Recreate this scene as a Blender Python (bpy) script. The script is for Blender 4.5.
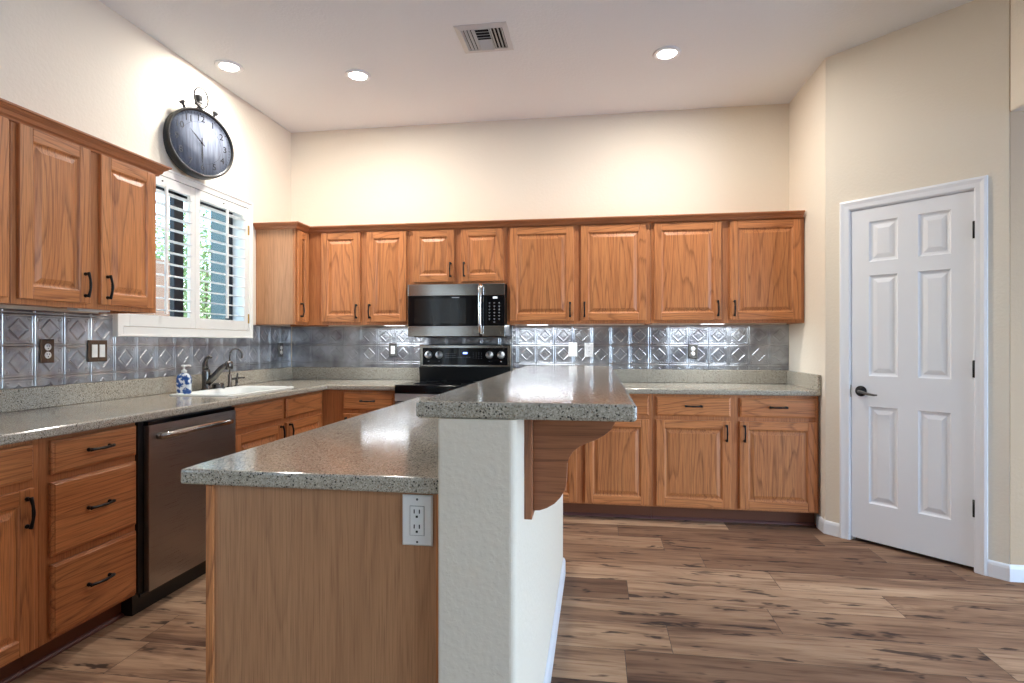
import bpy, bmesh, math, random
from mathutils import Vector, Matrix, noise
random.seed(7)
for o in list(bpy.data.objects): bpy.data.objects.remove(o)
scn = bpy.context.scene
COL = scn.collection
PI = math.pi

# ------------------------------------------------------------------ camera
cd = bpy.data.cameras.new('camera'); cam = bpy.data.objects.new('camera', cd); COL.objects.link(cam)
cam.location = (0, 0, 1.225)
cam.rotation_euler = (PI/2, 0, math.atan(85/567))
cd.sensor_width = 36; cd.lens = 36*567/1024; cd.shift_y = 1.5/1024; cd.clip_start = .02
scn.camera = cam

# ------------------------------------------------------------------ world, exposure, daylight
w = bpy.data.worlds.new('world'); scn.world = w; w.use_nodes = True
wn = w.node_tree.nodes; bgd = wn['Background']
sky = wn.new('ShaderNodeTexSky'); sky.sky_type = 'NISHITA'; sky.sun_disc = False
sky.sun_elevation = math.radians(48); sky.sun_rotation = math.radians(120); sky.air_density = 1.0
w.node_tree.links.new(sky.outputs[0], bgd.inputs[0]); bgd.inputs[1].default_value = .9
vs = scn.view_settings
vs.view_transform = 'Standard'; vs.look = 'None'; vs.gamma = 1; vs.use_curve_mapping = False
vs.exposure = 0.36
def area(name, loc, rot, sx, sy, energy, color, spread=PI):
    l = bpy.data.lights.new(name, 'AREA'); l.shape = 'RECTANGLE'; l.size = sx; l.size_y = sy
    l.energy = energy; l.color = color; l.spread = spread
    o = bpy.data.objects.new(name, l); COL.objects.link(o); o.location = loc; o.rotation_euler = rot
    return o
for y_ in (-1.97, -.75): area('daylight_left', (-2.66, y_, 1.4), (PI/2, 0, -PI/2), .45, 1.7, 3, (.75, .87, 1.0))
sl = bpy.data.lights.new('sun', 'SUN'); sl.energy = 7.0; sl.angle = .01; sl.color = (1, .95, .88)
so = bpy.data.objects.new('sun', sl); COL.objects.link(so)
so.rotation_euler = Vector((.35, .8, 1.0)).to_track_quat('Z', 'Y').to_euler(); so.location = (-6, 6, 8)
DAY = (.74, .86, 1.0)
# daylight through the windows of the room behind and beside the camera
area('daylight_side', (4.42, .2, 1.25), (PI/2, 0, PI/2), 3.0, 2.1, 130, (.38, .61, 1.0))
po = area('sink_window_portal', (-2.80, 3.385, 1.775), (PI/2, 0, -PI/2), 1.1, .88, 1, (1, 1, 1)); po.data.cycles.is_portal = True

# ------------------------------------------------------------------ materials
def mat(name):
    m = bpy.data.materials.new(name); m.use_nodes = True
    nt = m.node_tree; b = nt.nodes['Principled BSDF']
    return m, nt, b
def N(nt, t, **k):
    n = nt.nodes.new(t)
    for a, v in k.items(): setattr(n, a, v)
    return n
def L(nt, a, b): nt.links.new(a, b)
def plain(name, col, rough=.5, metal=0, spec=.5, coat=0, emit=None, es=0, alpha=None, trans=0):
    m, nt, b = mat(name)
    b.inputs['Base Color'].default_value = (*col, 1); b.inputs['Roughness'].default_value = rough
    b.inputs['Metallic'].default_value = metal; b.inputs['Specular IOR Level'].default_value = spec
    b.inputs['Coat Weight'].default_value = coat; b.inputs['Transmission Weight'].default_value = trans
    if emit: b.inputs['Emission Color'].default_value = (*emit, 1); b.inputs['Emission Strength'].default_value = es
    return m
def srgb(r, g, b):
    f = lambda c: (c/255/12.92 if c/255 <= .04045 else ((c/255+.055)/1.055)**2.4)
    return (f(r), f(g), f(b))
def ramp(nt, pts):
    r = N(nt, 'ShaderNodeValToRGB'); e = r.color_ramp.elements
    while len(e) < len(pts): e.new(.5)
    for i, (p, c) in enumerate(pts): e[i].position = p; e[i].color = (*c, 1) if len(c) == 3 else c
    return r
def math_n(nt, op, a=None, b=None):
    n = N(nt, 'ShaderNodeMath', operation=op)
    for i, v in enumerate((a, b)):
        if v is None: continue
        if isinstance(v, (int, float)): n.inputs[i].default_value = v
        else: L(nt, v, n.inputs[i])
    return n.outputs[0]
def mixc(nt, fac, a, b, blend='MIX'):
    n = N(nt, 'ShaderNodeMix', data_type='RGBA', blend_type=blend)
    for s, v in ((0, fac), (6, a), (7, b)):
        if isinstance(v, (int, float)): n.inputs[s].default_value = v
        elif isinstance(v, tuple): n.inputs[s].default_value = (*v, 1)
        else: L(nt, v, n.inputs[s])
    return n.outputs[2]

def oak(name, axis, light, mid, dark, rings=17, gain=1.0, rough=.42, ringmix=.74):
    """oak with grain running along the object's local axis"""
    m, nt, b = mat(name)
    tc = N(nt, 'ShaderNodeTexCoord'); oi = N(nt, 'ShaderNodeObjectInfo')
    off = N(nt, 'ShaderNodeVectorMath', operation='SCALE'); cmb = N(nt, 'ShaderNodeCombineXYZ')
    L(nt, oi.outputs['Random'], cmb.inputs[0]); L(nt, oi.outputs['Random'], cmb.inputs[1]); L(nt, oi.outputs['Random'], cmb.inputs[2])
    L(nt, cmb.outputs[0], off.inputs[0]); off.inputs['Scale'].default_value = 37.0
    add = N(nt, 'ShaderNodeVectorMath', operation='ADD'); L(nt, tc.outputs['Object'], add.inputs[0]); L(nt, off.outputs[0], add.inputs[1])
    def stretched(across, along):
        mp = N(nt, 'ShaderNodeMapping'); s = [across]*3; s[axis] = along
        mp.inputs['Scale'].default_value = s; L(nt, add.outputs[0], mp.inputs[0]); return mp.outputs[0]
    # cathedral figure: contour lines of a stretched noise
    n1 = N(nt, 'ShaderNodeTexNoise'); L(nt, stretched(5.2, .55), n1.inputs[0]); n1.inputs['Scale'].default_value = 1; n1.inputs['Detail'].default_value = 1.5; n1.inputs['Roughness'].default_value = .4
    nj = N(nt, 'ShaderNodeTexNoise'); L(nt, stretched(150, 5), nj.inputs[0]); nj.inputs['Scale'].default_value = 1; nj.inputs['Detail'].default_value = 2
    r = math_n(nt, 'MULTIPLY', n1.outputs[0], float(rings))
    r = math_n(nt, 'ADD', r, math_n(nt, 'MULTIPLY', nj.outputs[0], .32))
    r = math_n(nt, 'FRACT', r)
    rr = ramp(nt, [(0, (0, 0, 0)), (.62, (.12, .12, .12)), (.9, (1, 1, 1)), (1, (.2, .2, .2))]); L(nt, r, rr.inputs[0])
    n2 = N(nt, 'ShaderNodeTexNoise'); L(nt, stretched(260, 7), n2.inputs[0]); n2.inputs['Scale'].default_value = 1; n2.inputs['Detail'].default_value = 3
    n3 = N(nt, 'ShaderNodeTexNoise'); L(nt, stretched(22, 1.1), n3.inputs[0]); n3.inputs['Scale'].default_value = 1; n3.inputs['Detail'].default_value = 3
    fine = ramp(nt, [(.35, (0, 0, 0)), (.68, (1, 1, 1))]); L(nt, n2.outputs[0], fine.inputs[0])
    c1 = mixc(nt, n3.outputs[0], light, mid)
    f = math_n(nt, 'MULTIPLY', rr.outputs[0], ringmix); f2 = math_n(nt, 'MULTIPLY', fine.outputs[0], .42)
    f = math_n(nt, 'MAXIMUM', f, f2)
    fm = math_n(nt, 'MULTIPLY', f, math_n(nt, 'ADD', .45, math_n(nt, 'MULTIPLY', fine.outputs[0], .75)))
    c2 = mixc(nt, fm, c1, dark)
    hs = N(nt, 'ShaderNodeHueSaturation'); L(nt, c2, hs.inputs['Color'])
    hs.inputs['Value'].default_value = 1
    vv = math_n(nt, 'ADD', .92*gain, math_n(nt, 'MULTIPLY', oi.outputs['Random'], .16)); L(nt, vv, hs.inputs['Value'])
    L(nt, hs.outputs[0], b.inputs['Base Color'])
    b.inputs['Roughness'].default_value = rough
    b.inputs['Coat Weight'].default_value = .15; b.inputs['Coat Roughness'].default_value = .35
    bp = N(nt, 'ShaderNodeBump'); bp.inputs['Strength'].default_value = .12; bp.inputs['Distance'].default_value = .001
    L(nt, fine.outputs[0], bp.inputs['Height']); bp.invert = True; L(nt, bp.outputs[0], b.inputs['Normal'])
    return m
OL, OM, OD = srgb(220, 153, 97), srgb(192, 113, 62), srgb(108, 54, 24)
OAKV = oak('oak_vertical_grain', 2, OL, OM, OD)
OAKH = oak('oak_horizontal_grain', 0, OL, OM, OD)
FRM = oak('oak_face_frame', 2, srgb(206, 140, 90), srgb(186, 114, 66), OD, ringmix=.3)
CRN = oak('oak_crown', 0, srgb(200, 132, 84), srgb(176, 104, 62), srgb(104, 54, 28), ringmix=.25)
CRNY = oak('oak_crown_side', 1, srgb(200, 132, 84), srgb(176, 104, 62), srgb(104, 54, 28), ringmix=.25)
PALE = oak('pale_oak_veneer', 2, srgb(204, 154, 112), srgb(188, 136, 96), srgb(130, 84, 54), rings=12, rough=.5, ringmix=.5)
BRKV = oak('brown_oak_plate', 2, srgb(176, 118, 82), srgb(150, 96, 66), srgb(96, 58, 38), rings=9)
BRKT = oak('brown_oak_bracket', 0, srgb(176, 118, 82), srgb(150, 96, 66), srgb(96, 58, 38), rings=9)
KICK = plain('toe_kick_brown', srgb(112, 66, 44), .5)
SHOE = plain('vinyl_shoe_moulding', srgb(104, 66, 62), .45)

def wall_mat(name, col, bump=.13):
    m, nt, b = mat(name)
    b.inputs['Base Color'].default_value = (*col, 1); b.inputs['Roughness'].default_value = .75
    tc = N(nt, 'ShaderNodeTexCoord')
    n = N(nt, 'ShaderNodeTexNoise'); L(nt, tc.outputs['Object'], n.inputs[0]); n.inputs['Scale'].default_value = 60; n.inputs['Detail'].default_value = 3
    v = ramp(nt, [(.42, (0, 0, 0)), (.58, (1, 1, 1))]); L(nt, n.outputs[0], v.inputs[0])
    bp = N(nt, 'ShaderNodeBump'); bp.inputs['Strength'].default_value = bump; bp.inputs['Distance'].default_value = .003
    L(nt, v.outputs[0], bp.inputs['Height']); L(nt, bp.outputs[0], b.inputs['Normal'])
    return m
WALL = wall_mat('cream_wall_paint', srgb(233, 223, 206))
WALLB = wall_mat('beige_hall_paint', srgb(200, 174, 144))
WALLD = wall_mat('bounce_damping_paint', srgb(128, 114, 100))  # dark tone chosen to reduce light bounced onto the island front
CEIL = wall_mat('ceiling_paint', srgb(232, 236, 240), .2)
TRIM = plain('white_trim_paint', srgb(238, 240, 244), .35)
SHUT = plain('shutter_white', srgb(240, 240, 236), .4)
DARKV = plain('dark_void', (.01, .01, .01), .9)

def quartz():
    m, nt, b = mat('speckled_quartz')
    tc = N(nt, 'ShaderNodeTexCoord')
    def vor(scale, lo, hi):
        v = N(nt, 'ShaderNodeTexVoronoi'); L(nt, tc.outputs['Object'], v.inputs[0]); v.inputs['Scale'].default_value = scale
        w_ = N(nt, 'ShaderNodeTexWhiteNoise', noise_dimensions='3D'); L(nt, v.outputs['Position'], w_.inputs[0])
        s = math_n(nt, 'GREATER_THAN', w_.outputs[0], lo); d = math_n(nt, 'LESS_THAN', v.outputs['Distance'], hi)
        return math_n(nt, 'MULTIPLY', s, d), w_.outputs[0]
    nz = N(nt, 'ShaderNodeTexNoise'); L(nt, tc.outputs['Object'], nz.inputs[0]); nz.inputs['Scale'].default_value = 160; nz.inputs['Detail'].default_value = 2
    base = ramp(nt, [(.3, srgb(158, 151, 136)), (.5, srgb(180, 173, 158)), (.7, srgb(200, 193, 178))]); L(nt, nz.outputs[0], base.inputs[0])
    d1, _ = vor(185, .84, .42); d2, _ = vor(320, .62, .45); l1, _ = vor(280, .76, .42); t1, _ = vor(190, .86, .4)
    c = mixc(nt, math_n(nt, 'MULTIPLY', l1, .8), base.outputs[0], srgb(220, 213, 198))
    c = mixc(nt, math_n(nt, 'MULTIPLY', t1, .7), c, srgb(150, 128, 104))
    c = mixc(nt, math_n(nt, 'MULTIPLY', d2, .75), c, srgb(98, 92, 84))
    c = mixc(nt, math_n(nt, 'MULTIPLY', d1, .9), c, srgb(42, 38, 36))
    L(nt, c, b.inputs['Base Color']); b.inputs['Roughness'].default_value = .12; b.inputs['Specular IOR Level'].default_value = .45
    return m
QTZ = quartz()

def tin():
    m, nt, b = mat('antiqued_tin')
    tc = N(nt, 'ShaderNodeTexCoord')
    n = N(nt, 'ShaderNodeTexNoise'); L(nt, tc.outputs['Object'], n.inputs[0]); n.inputs['Scale'].default_value = 7; n.inputs['Detail'].default_value = 2; n.inputs['Roughness'].default_value = .5
    r = ramp(nt, [(.3, srgb(138, 138, 144)), (.5, srgb(172, 175, 180)), (.7, srgb(200, 204, 210))]); L(nt, n.outputs[0], r.inputs[0])
    L(nt, r.outputs[0], b.inputs['Base Color']); b.inputs['Metallic'].default_value = .9
    n2 = N(nt, 'ShaderNodeTexNoise'); L(nt, tc.outputs['Object'], n2.inputs[0]); n2.inputs['Scale'].default_value = 60; n2.inputs['Detail'].default_value = 3
    rr = ramp(nt, [(.3, (.22,)*3), (.7, (.34,)*3)]); L(nt, n2.outputs[0], rr.inputs[0]); b.inputs['Roughness'].default_value = .33
    bp = N(nt, 'ShaderNodeBump'); bp.inputs['Strength'].default_value = .03; bp.inputs['Distance'].default_value = .001
    L(nt, n2.outputs[0], bp.inputs['Height']); L(nt, bp.outputs[0], b.inputs['Normal'])
    return m
TIN = tin()

def steel(name, col=(.56, .55, .53), rough=.28, axis=0):
    m, nt, b = mat(name)
    b.inputs['Base Color'].default_value = (*col, 1); b.inputs['Metallic'].default_value = 1
    tc = N(nt, 'ShaderNodeTexCoord'); mp = N(nt, 'ShaderNodeMapping'); s = [900, 900, 900]; s[axis] = 4
    mp.inputs['Scale'].default_value = s; L(nt, tc.outputs['Object'], mp.inputs[0])
    n = N(nt, 'ShaderNodeTexNoise'); L(nt, mp.outputs[0], n.inputs[0]); n.inputs['Scale'].default_value = 1
    r = ramp(nt, [(.2, (rough*.8,)*3), (.8, (rough*1.25,)*3)]); L(nt, n.outputs[0], r.inputs[0]); L(nt, r.outputs[0], b.inputs['Roughness'])
    b.inputs['Anisotropic'].default_value = .5
    return m
STEEL = steel('brushed_steel', (.42, .41, .39), .12); BSTEEL = plain('satin_steel', (.62, .62, .62), .38, .85); DSTEEL = steel('dark_brushed_steel', (.36, .34, .33), .30)
CHROME = plain('chrome', (.8, .8, .82), .08, 1); NICKEL = plain('brushed_nickel', (.16, .155, .15), .26, 1)
BLKG = plain('black_glass', (.004, .004, .005), .07, 0, .28); BLKP = plain('black_plastic', (.012, .012, .012), .4)
IRON = plain('black_iron', (.012, .012, .013), .38, .5); BRONZE = plain('bronze_plate', srgb(96, 76, 60), .4, .6)
WPL = plain('white_plastic', srgb(240, 240, 238), .35); SLOT = plain('slot_black', (.01, .01, .01), .6)
PEWTER = plain('pewter', srgb(96, 94, 90), .45, .3)
SINKW = plain('white_sink', srgb(236, 240, 236), .2)
LENS = plain('lamp_lens', (1, 1, 1), .4, emit=(1, .95, .88), es=30)
LEDL = plain('led_lens', (1, 1, 1), .4, emit=(.95, .97, 1), es=3)
BLUED = plain('blue_display', (.02, .03, .08), .3, emit=(.25, .40, 1.0), es=3)
MARK = plain('pale_markings', srgb(170, 172, 176), .5)
GUN = plain('gunmetal', (.035, .035, .034), .3, .4)
BRASS = plain('brass', srgb(196, 160, 86), .35, .9)
DBRZ = plain('dark_bronze_frame', srgb(34, 34, 40), .4, .3)
VENTW = plain('vent_white', srgb(206, 206, 206), .5)

def floor_mat():
    m, nt, b = mat('rustic_vinyl_plank')
    at = N(nt, 'ShaderNodeAttribute'); at.attribute_name = 'plank'      # x,y offsets and tone of each board
    tc = N(nt, 'ShaderNodeTexCoord')
    sc = N(nt, 'ShaderNodeVectorMath', operation='SCALE'); L(nt, at.outputs['Vector'], sc.inputs[0]); sc.inputs['Scale'].default_value = 43
    add = N(nt, 'ShaderNodeVectorMath', operation='ADD'); L(nt, tc.outputs['Object'], add.inputs[0]); L(nt, sc.outputs[0], add.inputs[1])
    def noi(sx, sy, det, rough=.55, dist=0):
        mp = N(nt, 'ShaderNodeMapping'); mp.inputs['Scale'].default_value = (sx, sy, 1); L(nt, add.outputs[0], mp.inputs[0])
        n = N(nt, 'ShaderNodeTexNoise'); L(nt, mp.outputs[0], n.inputs[0]); n.inputs['Scale'].default_value = 1; n.inputs['Detail'].default_value = det
        n.inputs['Roughness'].default_value = rough; n.inputs['Distortion'].default_value = dist; return n.outputs[0]
    big = noi(1.1, 9, 4, .6, .4); mid = noi(3.2, 36, 4); fine = noi(9, 260, 3)
    knot = noi(4.2, 17, 3, .6, .35)
    c = ramp(nt, [(.30, srgb(118, 88, 68)), (.42, srgb(172, 138, 110)), (.56, srgb(202, 168, 136)), (.75, srgb(220, 190, 158))]); L(nt, big, c.inputs[0])
    sx = N(nt, 'ShaderNodeSeparateXYZ'); L(nt, at.outputs['Vector'], sx.inputs[0])
    tone = ramp(nt, [(0, (.28, .22, .19)), (.35, (.46, .38, .34)), (.7, (.78, .73, .69)), (1, (1.0, 1.01, 1.01))]); L(nt, sx.outputs[2], tone.inputs[0])
    c1 = mixc(nt, 1.0, c.outputs[0], tone.outputs[0], 'MULTIPLY')
    mr = ramp(nt, [(.34, (.50, .44, .40)), (.50, (1, 1, 1))]); L(nt, mid, mr.inputs[0])
    c2 = mixc(nt, .75, c1, mr.outputs[0], 'MULTIPLY')
    fr = ramp(nt, [(.35, (.78, .76, .74)), (.6, (1, 1, 1))]); L(nt, fine, fr.inputs[0])
    c3 = mixc(nt, .7, c2, fr.outputs[0], 'MULTIPLY')
    kr = ramp(nt, [(.60, (0, 0, 0)), (.66, (1, 1, 1))]); L(nt, knot, kr.inputs[0])
    c4 = mixc(nt, math_n(nt, 'MULTIPLY', kr.outputs[0], .85), c3, srgb(44, 28, 22))
    L(nt, c4, b.inputs['Base Color']); b.inputs['Roughness'].default_value = .9
    bp = N(nt, 'ShaderNodeBump'); bp.inputs['Strength'].default_value = .15; bp.inputs['Distance'].default_value = .001
    L(nt, fine, bp.inputs['Height']); L(nt, bp.outputs[0], b.inputs['Normal'])
    return m
FLOOR = floor_mat(); GAP = plain('plank_joint', srgb(52, 38, 32), .6)

# ------------------------------------------------------------------ mesh builder
class MB:
    def __init__(s): s.v = []; s.f = []; s.m = []; s.mats = []; s.sm = []
    def mi(s, mt):
        if mt not in s.mats: s.mats.append(mt)
        return s.mats.index(mt)
    def add(s, vs, fs, mt, smooth=False):
        n = len(s.v); s.v += [tuple(v) for v in vs]; k = s.mi(mt)
        for f in fs: s.f.append([i+n for i in f]); s.m.append(k); s.sm.append(smooth)
        return s
    def box(s, x0, x1, y0, y1, z0, z1, mt):
        if x0 > x1: x0, x1 = x1, x0
        if y0 > y1: y0, y1 = y1, y0
        if z0 > z1: z0, z1 = z1, z0
        v = [(x, y, z) for z in (z0, z1) for y in (y0, y1) for x in (x0, x1)]
        return s.add(v, [(0, 2, 3, 1), (4, 5, 7, 6), (0, 1, 5, 4), (2, 6, 7, 3), (0, 4, 6, 2), (1, 3, 7, 5)], mt)
    def rings(s, loops, mt, cap0=False, cap1=True, smooth=False):
        n = len(loops[0]); vs = [p for l in loops for p in l]; fs = []
        for i in range(len(loops)-1):
            for j in range(n):
                a, b = i*n+j, i*n+(j+1) % n; fs.append((a, b, b+n, a+n))
        if cap0: fs.append(tuple(reversed(range(n))))
        if cap1: fs.append(tuple((len(loops)-1)*n+j for j in range(n)))
        return s.add(vs, fs, mt, smooth)
    def lathe(s, prof, mt, c=(0, 0, 0), axis='z', seg=24, smooth=True):
        """profile of (radius, height)"""
        loops = []
        for r, h in prof:
            l = []
            for k in range(seg):
                a = 2*PI*k/seg; x, y = r*math.cos(a), r*math.sin(a)
                p = {'z': (x, y, h), 'x': (h, x, y), 'y': (y, h, x)}[axis]
                l.append((p[0]+c[0], p[1]+c[1], p[2]+c[2]))
            loops.append(l)
        return s.rings(loops, mt, True, True, smooth)
    def tube(s, pts, r, mt, seg=10, smooth=True):
        pts = [Vector(p) for p in pts]; rs = r if isinstance(r, (list, tuple)) else [r]*len(pts)
        loops = []; up = None
        for i, p in enumerate(pts):
            t = (pts[min(i+1, len(pts)-1)]-pts[max(i-1, 0)]).normalized()
            if up is None: up = Vector((0, 0, 1)) if abs(t.z) < .9 else Vector((1, 0, 0))
            u = (up-t*up.dot(t)).normalized(); v = t.cross(u); up = u
            loops.append([tuple(p+(u*math.cos(2*PI*k/seg)+v*math.sin(2*PI*k/seg))*rs[i]) for k in range(seg)])
        return s.rings(loops, mt, True, True, smooth)
    def prism(s, poly, axis, a, b, mt):
        """extrude a 2D polygon along an axis between a and b"""
        def P(u, v, w_): return {'x': (w_, u, v), 'y': (u, w_, v), 'z': (u, v, w_)}[axis]
        n = len(poly)
        vs = [P(u, v, a) for u, v in poly]+[P(u, v, b) for u, v in poly]
        fs = [tuple(range(n)), tuple(reversed(range(n, 2*n)))]+[(i, (i+1) % n, (i+1) % n+n, i+n) for i in range(n)]
        return s.add(vs, fs, mt)
    def sweep(s, path, prof, mts):
        """profile (outward, z) swept along a 2D path, mitred; outward is to the right of travel"""
        pts = [Vector(p) for p in path]; loops = []
        for i, p in enumerate(pts):
            ds = []
            if i > 0: ds.append((pts[i]-pts[i-1]).normalized())
            if i < len(pts)-1: ds.append((pts[i+1]-pts[i]).normalized())
            ns = [Vector((d.y, -d.x)) for d in ds]
            n = ns[0] if len(ns) == 1 else (ns[0]+ns[1]).normalized()/max(.2, (ns[0]+ns[1]).normalized().dot(ns[0]))
            loops.append([(p.x+n.x*o, p.y+n.y*o, z) for o, z in prof])
        k = len(prof)
        for i in range(len(loops)-1):
            mt = mts[i] if isinstance(mts, list) else mts
            s.add(loops[i]+loops[i+1], [(j, (j+1) % k, (j+1) % k+k, j+k) for j in range(k)], mt)
        s.add(loops[0], [tuple(range(k))], mts[0] if isinstance(mts, list) else mts)
        s.add(loops[-1], [tuple(reversed(range(k)))], mts[-1] if isinstance(mts, list) else mts)
        return s
    def cells(s, xs, ys, full, z0, z1, mt):
        """slab on a grid of cells, so that L shapes and cut-outs stay one skin"""
        idx = {}
        def V(i, j, k):
            if (i, j, k) not in idx: idx[(i, j, k)] = len(s.v); s.v.append((xs[i], ys[j], (z0, z1)[k]))
            return idx[(i, j, k)]
        k = s.mi(mt)
        def F(*a): s.f.append(list(a)); s.m.append(k); s.sm.append(False)
        for i in range(len(xs)-1):
            for j in range(len(ys)-1):
                if not full(i, j): continue
                F(V(i, j, 1), V(i+1, j, 1), V(i+1, j+1, 1), V(i, j+1, 1)); F(V(i, j, 0), V(i, j+1, 0), V(i+1, j+1, 0), V(i+1, j, 0))
                o = lambda a, b_: 0 <= a < len(xs)-1 and 0 <= b_ < len(ys)-1 and full(a, b_)
                if not o(i-1, j): F(V(i, j, 0), V(i, j, 1), V(i, j+1, 1), V(i, j+1, 0))
                if not o(i+1, j): F(V(i+1, j, 0), V(i+1, j+1, 0), V(i+1, j+1, 1), V(i+1, j, 1))
                if not o(i, j-1): F(V(i, j, 0), V(i+1, j, 0), V(i+1, j, 1), V(i, j, 1))
                if not o(i, j+1): F(V(i, j+1, 0), V(i, j+1, 1), V(i+1, j+1, 1), V(i+1, j+1, 0))
        return s
    def mesh(s, name):
        me = bpy.data.meshes.new(name); me.from_pydata(s.v, [], s.f); me.update()
        for mt in s.mats: me.materials.append(mt)
        me.polygons.foreach_set('material_index', s.m); me.polygons.foreach_set('use_smooth', s.sm)
        bm = bmesh.new(); bm.from_mesh(me); bmesh.ops.recalc_face_normals(bm, faces=bm.faces); bm.to_mesh(me); bm.free()
        return me
    def build(s, name, parent=None, loc=(0, 0, 0), rot=(0, 0, 0), bevel=0, seg=2):
        o = bpy.data.objects.new(name, s.mesh(name)); COL.objects.link(o)
        o.location = loc; o.rotation_euler = rot
        if parent: o.parent = parent
        if bevel:
            b = o.modifiers.new('bevel', 'BEVEL'); b.width = bevel; b.segments = seg; b.limit_method = 'ANGLE'; b.angle_limit = math.radians(50)
        return o
def thing(name, label, cat, loc=(0, 0, 0), rz=0, group=None):
    o = bpy.data.objects.new(name, None); COL.objects.link(o); o.empty_display_size = .1
    o.location = loc; o.rotation_euler = (0, 0, rz); return tag(o, label, cat, group)
def tag(o, label, cat, group=None):
    o['label'] = label; o['category'] = cat
    if group: o['group'] = group
    return o
def struct(o): o['kind'] = 'structure'; return o
def rect(x0, x1, z0, z1, y): return [(x0, y, z0), (x1, y, z0), (x1, y, z1), (x0, y, z1)]

# ------------------------------------------------------------------ key dimensions
XL, YB, XR, ZC = -2.64, 4.61, 1.455, 3.06
P1 = (1.455, 3.912); P2 = (2.10, 3.267)
YREAR, XE = -3.5, 4.5
T = .15

# ------------------------------------------------------------------ shell
def slab_wall(name, x0, x1, y0, y1, z0, z1, m=WALL): return struct(MB().box(x0, x1, y0, y1, z0, z1, m).build(name))
# floor of separate boards in one mesh
fl = MB(); fl.box(XL-.2, XE+.2, YREAR-.2, YB+.2, -.06, -.003, GAP)
pv = {}
PW = .226
ends = {-2: [-1.81+0], -1: [-1.86, .109], 0: [.297], 1: [.774], 2: [1.363], 3: [.905], 4: [.589], 5: [.396], 6: [.136]}
r0 = int((YREAR-2.304)/PW)-1
tones = {-5: [.8], -4: [.85, .7], -3: [.8, .9, .6], -2: [.85, .9, .45], -1: [.7, .62, .25], 0: [.8, .95, .7, .6], 1: [.9, .85, .55, .5], 2: [.35, .3, .2, .75, .6], 3: [.75, .55, .8], 4: [.3, .4, .5], 5: [.55, .35], 6: [.5, .3]}
for r in range(r0, 11):
    y0 = 2.304+PW*r; y1 = y0+PW
    if y0 > YB: break
    e = ends.get(r, [random.uniform(-1, 1)])
    xs = sorted(e)
    while xs[0] > XL: xs.insert(0, xs[0]-random.uniform(1.15, 1.35) if r >= 0 or len(xs) > 1 else xs[0]-1.22)
    while xs[-1] < XE: xs.append(xs[-1]+random.uniform(1.2, 1.3))
    xs[0] = XL-.1; xs[-1] = XE+.1
    for i in range(len(xs)-1):
        g = .0011
        k = len(fl.v)
        fl.add([(xs[i]+g, y0+g, 0), (xs[i+1]-g, y0+g, 0), (xs[i+1]-g, y1-g, 0), (xs[i]+g, y1-g, 0)], [(0, 1, 2, 3)], FLOOR)
        tl = tones.get(r)
        tn = tl[i % len(tl)] if tl else random.random()
        a = (random.random(), random.random(), tn)
        for q in range(4): pv[k+q] = a
fo = struct(fl.build('floor'))
att = fo.data.attributes.new('plank', 'FLOAT_VECTOR', 'POINT')
for k, a in pv.items(): att.data[k].vector = a

slab_wall('ceiling', XL-T, XE+T, YREAR-T, YB+T, ZC, ZC+.1, CEIL)
# left wall with the sink window opening
WY0, WY1, WZ0, WZ1 = 2.83, 3.94, 1.335, 2.215
struct(MB().cells([-1, 0, 1], [0, 1], lambda i, j: False, 0, 1, WALL).box(XL-T, XL, YREAR, -2.26, 0, ZC, WALL).box(XL-T, XL, -1.68, -1.0, 0, ZC, WALL).box(XL-T, XL, -.5, WY0, 0, ZC, WALL).box(XL-T, XL, -2.26, -.5, 2.3, ZC, WALL).box(XL-T, XL, -2.26, -.5, 0, .5, WALL).box(XL-T, XL, WY1, YB+T, 0, ZC, WALL)
       .box(XL-T, XL, WY0, WY1, 0, WZ0, WALL).box(XL-T, XL, WY0, WY1, WZ1, ZC, WALL).build('wall_left'))
slab_wall('wall_back', XL, XE+T, YB, YB+T, 0, ZC)
slab_wall('wall_right', XR, XR+.1, P1[1]-.003, YB, 0, ZC)
# unseen rear wall, darkened to damp bounced light, east wall with a wide glazed opening
slab_wall('wall_rear', XL-T, XE+T, YREAR-T, YREAR, 0, ZC, WALLD)
ew = MB().box(XE, XE+T, YREAR, -1.4, 0, ZC, WALL).box(XE, XE+T, 1.8, YB, 0, ZC, WALL).box(XE, XE+T, -1.4, 1.8, 2.35, ZC, WALL)
struct(ew.build('wall_east'))
# header over the opening on the right and the beige wall beyond it
struct(MB().box(P2[0], P2[0]+.16, YREAR, P2[1], 2.413, ZC, WALL).box(P2[0], P2[0]+.16, YREAR, -2.0, 0, 2.413, WALL).build('wall_header', bevel=.01))
struct(MB().box(P2[0]+.004, XE, P2[1], P2[1]+.12, 0, ZC, WALLB).build('wall_hall'))

# angled wall, local frame: x along the wall, front faces -y
AW = struct(bpy.data.objects.new('wall_angled_frame', None)); COL.objects.link(AW)
AW.name = 'wall_pantry'; AW.location = (P1[0], P1[1], 0); AW.rotation_euler = (0, 0, -PI/4)
DX0, DX1, DZ = .147, .771, 2.05
MB().prism([(0, 0), (DX0, 0), (DX0, DZ), (DX1, DZ), (DX1, 0), (.912, 0), (.912, ZC), (0, ZC)], 'y', 0, .11, WALL).build('wall_panel', AW)

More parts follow.
